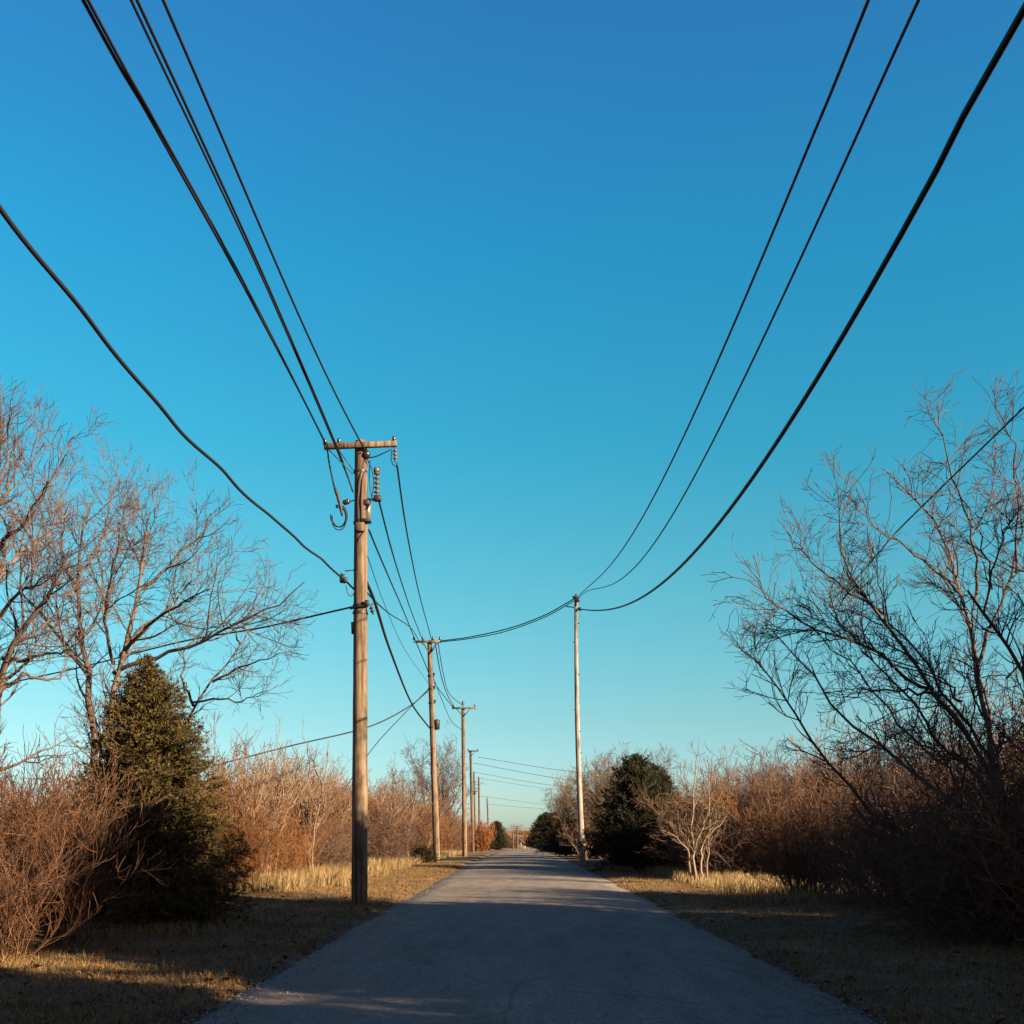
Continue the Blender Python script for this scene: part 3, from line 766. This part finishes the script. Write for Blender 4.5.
# saplings and small trees
bs = ground_at(695, 35)
sap = bare_tree('sapling', bs, [([bs] + trace(z1(p, 540, 720, 4.267), 35, 35 + dd), ra, .009) for p, dd, ra in (
    (((655, 700), (655, 560), (645, 430), (650, 330), (665, 200), (680, 80)), .5, .048),
    (((650, 690), (635, 560), (590, 500), (520, 470)), -.6, .05),
    (((690, 700), (685, 570), (700, 500), (760, 460), (800, 400)), .4, .05),
    (((670, 700), (655, 530), (690, 470), (730, 360), (720, 180)), -.8, .05),
    (((710, 700), (715, 560), (720, 420), (780, 300)), .9, .04),
    (((650, 530), (600, 480), (560, 440), (490, 420)), .2, .035))],
    41, 'small pale tree with several smooth stems on the right verge', bark='pale_bark', dens=.85, len1=(.6, 1.7), len2=(.4, 1.0), len3=(.2, .55), tw=.0055, up=.1)
bt = ground_at(612, 66)
clump = bare_tree('bare_tree', bt, auto_limbs(bt, 6.8, 43, 20, .42, .035, 2), 43, 'fan shaped bare tree behind the right evergreen and pale pole', bark='pale_bark', dens=.9, len1=(.9, 2.2), tw=.007)
p = ground_at(584, 74); dup(clump, p, 2.1, (.85, .85, .84), 'fan shaped bare tree seen behind the foot of the pale pole')
p = ground_at(650, 74); dup(clump, p, 4.0, .8, 'bare tree showing above the right evergreen')
p = ground_at(445, 96); 
bt = ground_at(440, 92)
tall = bare_tree('bare_tree', bt, auto_limbs(bt, 10.0, 44, 4, .22, .1), 44, 'tall thin bare tree between the second and third poles', dens=.8, len1=(1.0, 2.6), tw=.008)
p = ground_at(452, 101); dup(tall, p, 1.3, .92, 'tall thin bare tree just left of the third pole')
p = ground_at(398, 75); dup(tall, p, 3.3, .62, 'bare tree above the brush left of the second pole')
# lit pale saplings in the left brush
bt = ground_at(268, 33)
ls = bare_tree('sapling', bt, auto_limbs(bt, 4.7, 51, 6, .22, .042), 51, 'pale sapling with many leaning stems nearest the left evergreen', group='pale saplings in the left brush', bark='pale_bark', dens=.5, len1=(.6, 1.7), len2=(.4, .9), len3=(.2, .5), tw=.005, up=.12)
for i, (px, d, s, what) in enumerate(((312, 36, 1.05, 'pale sapling left of the nearest pole'), (292, 42, 1.1, 'pale sapling set back in the brush left of the nearest pole'),
                                      (236, 31, .85, 'pale sapling half hidden behind the left evergreen'), (385, 52, 1.0, 'pale sapling right of the nearest pole'), (405, 60, 1.1, 'pale sapling just left of the second pole'),
                                      (340, 47, .9, 'pale sapling seen close left of the nearest pole shaft'), (424, 76, 1.15, 'pale sapling behind the second pole'))):
    dup(ls, ground_at(px, d), 1.0 + i * 1.7, s, what)

# ------------------------------------------------------------------ evergreens
def conifer(name, base, h, rmax, seed, label, needles, ascend=0.1, nb=230, prof=.85, nlen=.06, n2=13.0, lean=0, upward=.55):
    r = R(seed); root = empty(name, base, label, 'evergreen tree')
    T = np.zeros((1, 12, 3)); T[0, :, 2] = np.linspace(-.2, h * .97, 12); T[0, :, 0] += np.linspace(0, lean, 12)
    link('trunk', tube_mesh('trunk', [(T, np.linspace(.03 * h * .55, .012, 12)[None], 8)], M['bark']), root)
    u = r.uniform(0, 1, nb) ** 1.12
    z = .02 * h + u * .95 * h
    lim = rmax * (1 - u) ** prof * np.minimum(1, (1 - u) / .16) ** .5 * r.uniform(.62, 1.1, nb) + .04
    a = r.uniform(0, 6.28, nb)
    el = ascend + upward * u + r.normal(0, .12, nb)
    d = np.stack([np.cos(a) * np.cos(el), np.sin(a) * np.cos(el), np.sin(el)], 1)
    st = np.stack([lean * u, np.zeros(nb), z], 1)
    A = extend(st, d, lim, 7, .07, .02 - .0, r, droop=.10)
    ra = np.linspace(1, .25, 8)[None] * (.012 + .006 * lim)[:, None]
    B, rb = grow(A, ra, n2, .1, (.85, .25), (.16, .5), 4, .12, .02, .6, .003, r, flatz=.5, prop=.95)
    B2, rb2 = grow(B, rb, 5.0, .15, (.7, .2), (.08, .2), 3, .1, .02, .7, .003, r)
    link('branches', tube_mesh('branches', [(A, ra, 4), (B, rb, 3)], M['twig']), root)
    # needles: thin blades set along every twig
    def along(P, per_m, ln, r):
        L_ = np.linalg.norm(np.diff(P, axis=1), axis=2).sum(1); cnt = r.poisson(L_ * per_m + .5)
        i = np.repeat(np.arange(len(P)), cnt); t = r.uniform(0, 1, len(i)) * (P.shape[1] - 1); a_ = np.minimum(t.astype(int), P.shape[1] - 2); fr = (t - a_)[:, None]
        s = P[i, a_] * (1 - fr) + P[i, a_ + 1] * fr; T_ = unit(P[i, a_ + 1] - P[i, a_])
        q_ = r.normal(0, 1, (len(i), 3)); pp = unit(q_ - T_ * (q_ * T_).sum(1, keepdims=True))
        dr = unit(T_ * .8 + pp * .75 + np.array([0, 0, .1])); l_ = (ln * r.uniform(.6, 1.3, len(i)))[:, None]
        wd = unit(np.cross(dr, r.normal(0, 1, (len(i), 3)))) * l_ * .15
        v = np.stack([s - wd * .5, s + wd * .5, s + dr * l_ * .6 + wd, s + dr * l_, s + dr * l_ * .6 - wd], 1)
        return v.reshape(-1, 3), len(i)
    V, n = [], 0
    for P_, pm in ((B, 46), (B2, 60), (A[:, 3:], 40), (T[:, 8:], 260)):
        v, k = along(P_, pm, nlen, r); V.append(v); n += k
    f = np.arange(n * 5).reshape(-1, 5)
    link('needles', mesh_from('needles', np.concatenate(V), [f], M[needles]), root)
    return root


g = ground_at(148, 18.8)
cf = conifer('evergreen_tree', g, 4.75, 1.78, 61, 'olive green evergreen, pyramid shaped, on the left verge with its foot in shade', 'needle', nb=860, nlen=.055, ascend=.0, prof=.6, upward=.35)
g = ground_at(636, 48)
jr = conifer('evergreen_tree', g, 5.3, 2.6, 62, 'dark broad evergreen on the right verge beside the pale pole', 'dark_needle', ascend=.45, nb=520, prof=.65, nlen=.08, n2=11)
dup(jr, ground_at(654, 50), 2.2, (.8, .8, .93), 'lower dark evergreen against the right flank of the broad evergreen')
for i, (px, d, s, what) in enumerate(((556, 108, (1.2, 1.2, .82), 'dark rounded evergreen at the right road edge beyond the pale pole'), (566, 92, (1.0, 1.0, .62), 'low dark evergreen nearest behind the pale pole'),
                                      (546, 150, (1.3, 1.3, 1.05), 'dark evergreen farther along the right road edge'), (543, 200, (1.5, 1.5, 1.25), 'farthest dark evergreen on the right before the bridge'),
                                      (497, 178, (1.1, 1.1, .95), 'small dark evergreen beside the last pole on the left'), (420, 60.5, (.55, .55, .2), 'low dark bush at the foot of the second pole'),
                                      (484, 165, (.9, .9, .55), 'dark low evergreen under the orange bush'), (590, 80, (1.1, 1.1, .7), 'dark evergreen between the pale pole and the broad evergreen'))):
    dup(jr, ground_at(px, d), i * 1.3, s, what)

for i, (x, d, sc) in enumerate(((20.5, 37, 1.95), (21.5, 40.5, 2.0), (22.5, 43.5, 2.0), (7.0, 56, 1.1), (7.6, 65, 1.2), (7.4, 76, 1.3), (7.0, 88, 1.2))):  # evergreens added, largely out of sight, to cast shade bands on the far road
    dup(jr, (x, d, float(gz(x, d))), i * 2.1, (sc, sc, sc * .8), 'dark evergreen added back in the right thicket to shade the far road', 'evergreens added on the right to shade the far road')

# ------------------------------------------------------------------ shrubs
def shrub(name, seed, h, stems, spread, label, m, group, arch=.05, dens=1.0, tw=.0045, foot=.35, wide=0.0):
    r = R(seed)
    root = empty(name, (0, 0, 0), label, 'shrub', group)
    a = r.uniform(0, 6.28, stems); s = np.abs(r.normal(0, spread, stems)); rr = foot * np.sqrt(r.uniform(0, 1, stems))
    d = np.stack([np.cos(a) * s, np.sin(a) * s, np.ones(stems)], 1)
    st = np.stack([np.cos(a) * rr, np.sin(a) * rr, np.full(stems, -.05)], 1)
    L_ = h * r.uniform(.55, 1.05, stems)
    A = extend(st, d, L_, 9, .15, .04, r, droop=arch)
    ra = np.linspace(1, .25, 10)[None] * r.uniform(.006, .014, stems)[:, None]
    B, rb = grow(A, ra, 5.0 * dens, .10, (.6 + .2 * wide, .25), (.4, 1.3 + .3 * wide), 7, .14 + .03 * wide, .10 - .06 * wide, .75, tw, r)
    C, rc = grow(B, rb, 5.5 * dens, .1, (.6 + .2 * wide, .3), (.15, .55), 4, .16 + .04 * wide, .06 - .04 * wide, .8, tw, r, nmax=12000)
    me = tube_mesh('shrub', [(A, ra, 4), (B, rb, 3), (C, rc, 3)], m)
    link('stems', me, root)
    return root


gl = 'russet shrubs of the thicket along the left roadside'
gr = 'russet shrubs of the thicket along the right roadside'
LL, LR = 'bare russet shrub tangled in the thicket along the left roadside', 'bare russet shrub tangled in the thicket along the right roadside'
kinds = [shrub('shrub', 70 + i, hh, ns, spd, LL, M['russet' if i != 3 else 'brown_twig'], gl, ar, 1.0 if i != 2 else .7, .006, .6, (0, 1, .3, 1)[i]) for i, (hh, ns, spd, ar) in enumerate(((3.2, 46, .34, .05), (2.8, 52, .45, .1), (3.6, 40, .26, .0), (2.4, 60, .5, .12)))]
kinds_r = [shrub('shrub', 170 + i, hh, ns, spd, LR, M['brown_twig'], gr, ar, (1.0, .9, .65)[i], .005, .6, (.3, 1, .6)[i]) for i, (hh, ns, spd, ar) in enumerate(((3.2, 46, .4, .05), (2.8, 52, .5, .1), (3.6, 40, .3, .0)))]
r = R(90)
first = [True] * 7
kinds += kinds_r


def plant(k, x, y, s, label, group):
    loc = (x, y, float(gz(x, y)))
    if first[k]:
        first[k] = False; o = kinds[k]; o.location = loc; o.scale = (s,) * 3; o['label'] = label; o['group'] = group
    else: dup(kinds[k], loc, r.uniform(0, 6.28), (s * r.uniform(.9, 1.15), s * r.uniform(.9, 1.15), s * r.uniform(.85, 1.1)), label, group)


for d in np.r_[np.arange(29, 60, 2.0), np.arange(60, 120, 4.2), np.arange(120, 235, 10)]:
    for row in range(4 if d < 120 else 2):
        x = -6.9 - row * (1.6 + d * .008) - r.uniform(0, 1.2) - (0 if d > 40 else (40 - d) * .02)
        s = (.85 if d < 45 else 1.05 + min(d, 130) * .0045) * r.uniform(.7, 1.1) * (1 + .22 * float(wob(x, d, .35, 33))) * (1 + .12 * row)
        plant(int(r.integers(0, 4)), x, d + r.uniform(-.8, .8), s, LL, gl)
# on the right the thicket is broken by openings through which the low sun reaches the road
for d in np.r_[np.arange(13.5, 34, 1.25), np.arange(34, 60, 2.4), np.arange(60, 120, 8.0), np.arange(120, 235, 16)]:
    for row in range(5 if d < 60 else 3):
        x = 6.7 + row * 1.7 + r.uniform(0, 1.0) + (max(0, d - 20) * .02); dd = d + r.uniform(-.5, .5)
        c = dd + .6 * x
        if d < 60 and x < 15 and (31.5 < c < 43.5 or 23.2 < c < 25.4): continue
        s = (1.0 if d < 34 else 1.25) * r.uniform(.75, 1.1) * (1 + .2 * float(wob(x, dd, .4, 34))) * (1 + .08 * row)
        plant(int(r.integers(4, 7)) if r.uniform() < .8 else int(r.integers(0, 4)), x, dd, s, LR, gr)
for d in np.arange(24, 40, 1.6):
    plant(int(r.integers(4, 7)), 17.5 + r.uniform(0, 4), d, 1.3 * r.uniform(.8, 1.1), LR, gr)
# left foreground brush
fb = shrub('shrub', 81, 2.7, 46, .55, 'spiky reddish bare bush low at the left picture edge, in front of the evergreen', M['red_twig'], None, .14, 1.0, .004, .5)
g = ground_at(40, 15.0); fb.location = g
dup(fb, ground_at(-15, 16.2), 1.7, 1.1, 'spiky bare bush cut by the left picture edge')
dup(fb, ground_at(-5, 13.6), 3.3, .85, 'nearest spiky bare bush in the lower left corner')
dup(fb, ground_at(70, 18.6), 4.4, .95, 'spiky bare bush wedged behind the low left bush')
# orange bush and dark brush along the bridge bank
ob = shrub('shrub', 83, 3.4, 60, .4, 'bright orange red bush beside the last poles on the left', M['orange'], None, .05, 1.2, .02, .8)
g = ground_at(484, 148); ob.location = g; ob.scale = (.75, .75, 1.25)

# ------------------------------------------------------------------ the bridge bank at the end of the road
bank_y = 292.0
ysb = np.linspace(-1, 1, 15); xsb = np.linspace(-70, 120, 60)
X, Y = np.meshgrid(xsb, ysb, indexing='ij')
Z = -2.6 + 5.3 * np.clip((1 - np.abs(Y)) * 1.9, 0, 1) ** .8 + .15 * wob(X, Y * 10, .5, 11)
v = np.stack([X, bank_y + 14 + Y * 14, Z], -1).reshape(-1, 3)
i = np.arange(59)[:, None] * 15 + np.arange(14)[None]
q = np.stack([i, i + 15, i + 16, i + 1], -1).reshape(-1, 4)
link('hill', mesh_from('hill', v, [q], M['ground'], True))['kind'] = 'structure'
rail = empty('guard_rail', (0, bank_y + 8, 2.5), 'pale horizontal guard rail along the top of the far bank across the road', 'guard rail')
b = MB()
for zz in (.55, 1.05): b.box((10, 0, zz), (90, .1, .3))
b.link('rail', M['steel'], rail)
for xx in np.arange(-34, 55, 4.0):
    b = MB(); b.box((xx, .12, .4), (.16, .12, 1.5)); b.link('post', M['steel'], rail)
sr = empty('handrail', at(517, 838, 280), 'white curved rail running down the far bank to the road', 'railing')
b = MB(); b.tube(resample([rel(sr, at(x, y, 281 - k * 1.5)) for k, (x, y) in enumerate(((515, 836), (519, 838.5), (523, 842), (526, 845.5), (528.5, 850)))], 14), .16, 6); b.link('rail', M['steel'], sr)
for k, (x, y) in enumerate(((517, 837.5), (521, 840.5), (525, 844.5))):
    b = MB(); q0 = rel(sr, at(x, y, 280.5 - k * 1.6)); b.tube([q0, q0 - np.array([0, 0, 2.2])], .08, 6); b.link('post', M['steel'], sr)
for i, xx in enumerate(np.r_[np.arange(-12, 18, 1.5), np.arange(-12, 17, 1.5)]):
    yy = bank_y + (r.uniform(0, 3) if i < 20 else r.uniform(4, 7)); zz = -2.4 + 4.0 * (yy - bank_y) / 8
    dup(kinds[i % 4], (xx, yy, zz), i, r.uniform(1.0, 1.3) if i < 20 else r.uniform(.7, .92), 'bare russet shrub growing on the far bank below the guard rail', 'russet shrubs on the far bank')
for i, xx in enumerate(np.arange(-26, 36, 6.0)):
    dup(kinds[i % 4], (xx + r.uniform(-1, 1), bank_y + 16, 1.8), i, r.uniform(.8, 1.1), 'bare shrub on top of the far bank behind the guard rail', 'shrubs on top of the far bank')

# ------------------------------------------------------------------ tall trees beside and behind the viewer, which shade the near road
lab = 'tall dense evergreen right of the viewer, shading the near road'
for i, (x, y, s) in enumerate(((11.5, -13, 1.6), (12.5, -9, 1.6), (11.5, -5, 1.5), (12.8, -1, 1.7), (11.6, .6, 1.62), (12.8, 4.35, 1.72), (11.8, 7.2, 1.75), (12.6, 9.7, 1.7), (12.2, 12, 1.55), (12.6, 14.6, 1.62),
                               (14.3, 2.4, 1.42), (15, 5, 1.8), (16, -4, 1.7), (15, 10, 1.7))):
    dup(jr, (x, y, float(gz(x, y))), i * .9, (s * .85,) * 2 + (s,), lab, 'evergreens beside the viewer that shade the road')

# ------------------------------------------------------------------ grass and leaves
def blades(name, xy, h, wd, m, seed, lean=.35, label=None):
    r = R(seed); n = len(xy)
    z = gz(xy[:, 0], xy[:, 1]); s = np.c_[xy, z - .01]
    a = r.uniform(0, 6.28, n); hh = h * r.uniform(.45, 1.15, n); ln = np.abs(r.normal(0, lean, n))
    side = np.stack([np.cos(a), np.sin(a), np.zeros(n)], 1) * (wd * r.uniform(.6, 1.3, n) / 2)[:, None]
    la = r.uniform(0, 6.28, n); lv = np.stack([np.cos(la), np.sin(la), np.zeros(n)], 1)
    mid = s + lv * (hh * ln * .35)[:, None] + np.array([0, 0, 1]) * (hh * .55)[:, None]
    tip = s + lv * (hh * ln)[:, None] + np.array([0, 0, 1]) * (hh * np.sqrt(np.clip(1 - ln**2 * .6, .1, 1)))[:, None]
    v = np.stack([s - side, s + side, mid + side * .8, tip, mid - side * .8], 1).reshape(-1, 3)
    o = link(name, mesh_from(name, v, [np.arange(n * 5).reshape(-1, 5)], m))
    return tag(o, label, 'grass', None, 'stuff')


r = R(95)
def patchy(n, x0, x1, d0, d1, s, seed, thr, bias=2.0):
    d = d0 + (d1 - d0) * r.uniform(0, 1, n) ** bias; x = r.uniform(x0, x1, n)
    keep = wob(x, d, s, seed) + r.normal(0, .35, n) > thr
    return np.c_[x, d][keep]


short = np.concatenate([patchy(190000, -9.5, -2.8, 7, 62, 1.3, 12, -.5), patchy(150000, 3.02, 8.5, 7, 62, 1.3, 13, -.5)])
blades('grass', short, .05, .007, M['short'], 96, .6, 'short dry brown grass covering both verges')
x = r.uniform(0, 1, 60000); d = 27 + 75 * r.uniform(0, 1, 60000) ** 2.0
tl = np.c_[-5.6 - 3.5 * x - .5 * np.sin(d * .7), d]
tl = tl[(wob(tl[:, 0], tl[:, 1], .9, 15) + r.normal(0, .3, len(tl)) > -.35) & (tl[:, 1] > 28.5 + 2.5 * wob(tl[:, 0], 0, 1.2, 16) + np.abs(r.normal(0, 1.5, len(tl))))]
blades('grass', tl, .55, .012, M['tall'], 97, .4, 'tall golden dry grass at the foot of the left brush')
x = r.uniform(0, 1, 22000); d = 24 + 70 * r.uniform(0, 1, 22000) ** 1.6
tl = np.c_[5.3 + 2.2 * x, d]; tl = tl[wob(tl[:, 0], tl[:, 1], .9, 17) + r.normal(0, .3, len(tl)) > .05]
blades('grass', tl, .38, .012, M['tall'], 98, .4, 'ragged dry grass at the foot of the right brush')
x = r.uniform(0, 1, 9000); d = 13.5 + 12 * r.uniform(0, 1, 9000)
tl = np.c_[-4.7 - 2.2 * x, d]; tl = tl[wob(tl[:, 0], tl[:, 1], 1.1, 19) + r.normal(0, .2, len(tl)) > .25]
blades('grass', tl, .22, .01, M['tall'], 99, .5, 'tufts of dry grass below the left evergreen')

def tufts(n, x0, x1, d0, d1, per, spread, bias):
    cd = d0 + (d1 - d0) * r.uniform(0, 1, n) ** bias; cx = x0 + (x1 - x0) * r.uniform(0, 1, n)
    k = r.poisson(per, n); i_ = np.repeat(np.arange(n), k)
    return np.c_[cx[i_] + r.normal(0, spread, len(i_)), cd[i_] + r.normal(0, spread, len(i_))]


blades('grass', np.concatenate([tufts(2600, -9, -3.0, 8, 60, 15, .12, 1.7), tufts(1500, 3.3, 8, 8, 60, 15, .12, 1.7)]), .12, .006, M['short'], 101, .55, 'matted tufts of longer straw on both verges')
blades('grass', np.concatenate([tufts(420, -3.05, -2.78, 8, 60, 14, .05, 1.6), tufts(420, 3.08, 3.3, 8, 60, 14, .05, 1.6)]), .06, .006, M['short'], 102, 1.0, 'straggling grass creeping over the road edges')
n = 9000
side = r.choice([-1, 1], n); gx = .15 + side * (2.93 + np.abs(r.normal(0, .16, n)) * r.choice([-1.6, 1], n)); gd = 8 + 60 * r.uniform(0, 1, n) ** 1.7
gzv = np.maximum(gz(gx, gd), profile(gd) + .075 * (1 - np.clip(np.abs(gx - .15) / 3.03, 0, 1) ** 2)) + .003
sz = r.uniform(.004, .016, n)[:, None]; c = np.c_[gx, gd, gzv]
a = r.uniform(0, 6.28, n)
v = np.stack([c + sz * np.stack([np.cos(a + q_), np.sin(a + q_), np.zeros(n)], 1) * r.uniform(.7, 1.2, (n, 1)) for q_ in (0, 1.57, 3.14, 4.71)] + [c + np.array([0, 0, 1]) * sz * .9], 1)
f = np.array([[0, 1, 4], [1, 2, 4], [2, 3, 4], [3, 0, 4]])[None] + np.arange(n)[:, None, None] * 5
tag(link('gravel', mesh_from('gravel', v.reshape(-1, 3), [f.reshape(-1, 3)], M['stone'])), 'loose gravel and grit along both road edges', 'gravel', None, 'stuff')
n = 6000
xy = np.concatenate([np.c_[-2.7 - np.abs(r.normal(0, 2.6, n)), 8 + 50 * r.uniform(0, 1, n) ** 1.7], np.c_[3.0 + np.abs(r.normal(0, 2.4, n // 2)), 8 + 45 * r.uniform(0, 1, n // 2) ** 1.7]])
n = len(xy); c = np.c_[xy, gz(xy[:, 0], xy[:, 1]) + .02 + r.uniform(0, .03, n)]
e1 = unit(r.normal(0, 1, (n, 3)) * np.array([1, 1, .35])); e2 = unit(np.cross(e1, np.array([0, 0, 1.]) + r.normal(0, .35, (n, 3))))
l_ = r.uniform(.01, .032, n)[:, None]
v = np.stack([c - e1 * l_, c - e1 * l_ * .2 + e2 * l_ * .55, c + e1 * l_ * .5 + e2 * l_ * .4, c + e1 * l_, c + e1 * l_ * .5 - e2 * l_ * .4, c - e1 * l_ * .2 - e2 * l_ * .55], 1)
v[:, 1, 2] += l_[:, 0] * .3; v[:, 5, 2] += l_[:, 0] * .3
tag(link('leaves', mesh_from('leaves', v.reshape(-1, 3), [np.arange(n * 6).reshape(-1, 6)], M['leaf'])), 'brown fallen leaves scattered over both verges', 'leaves', None, 'stuff')
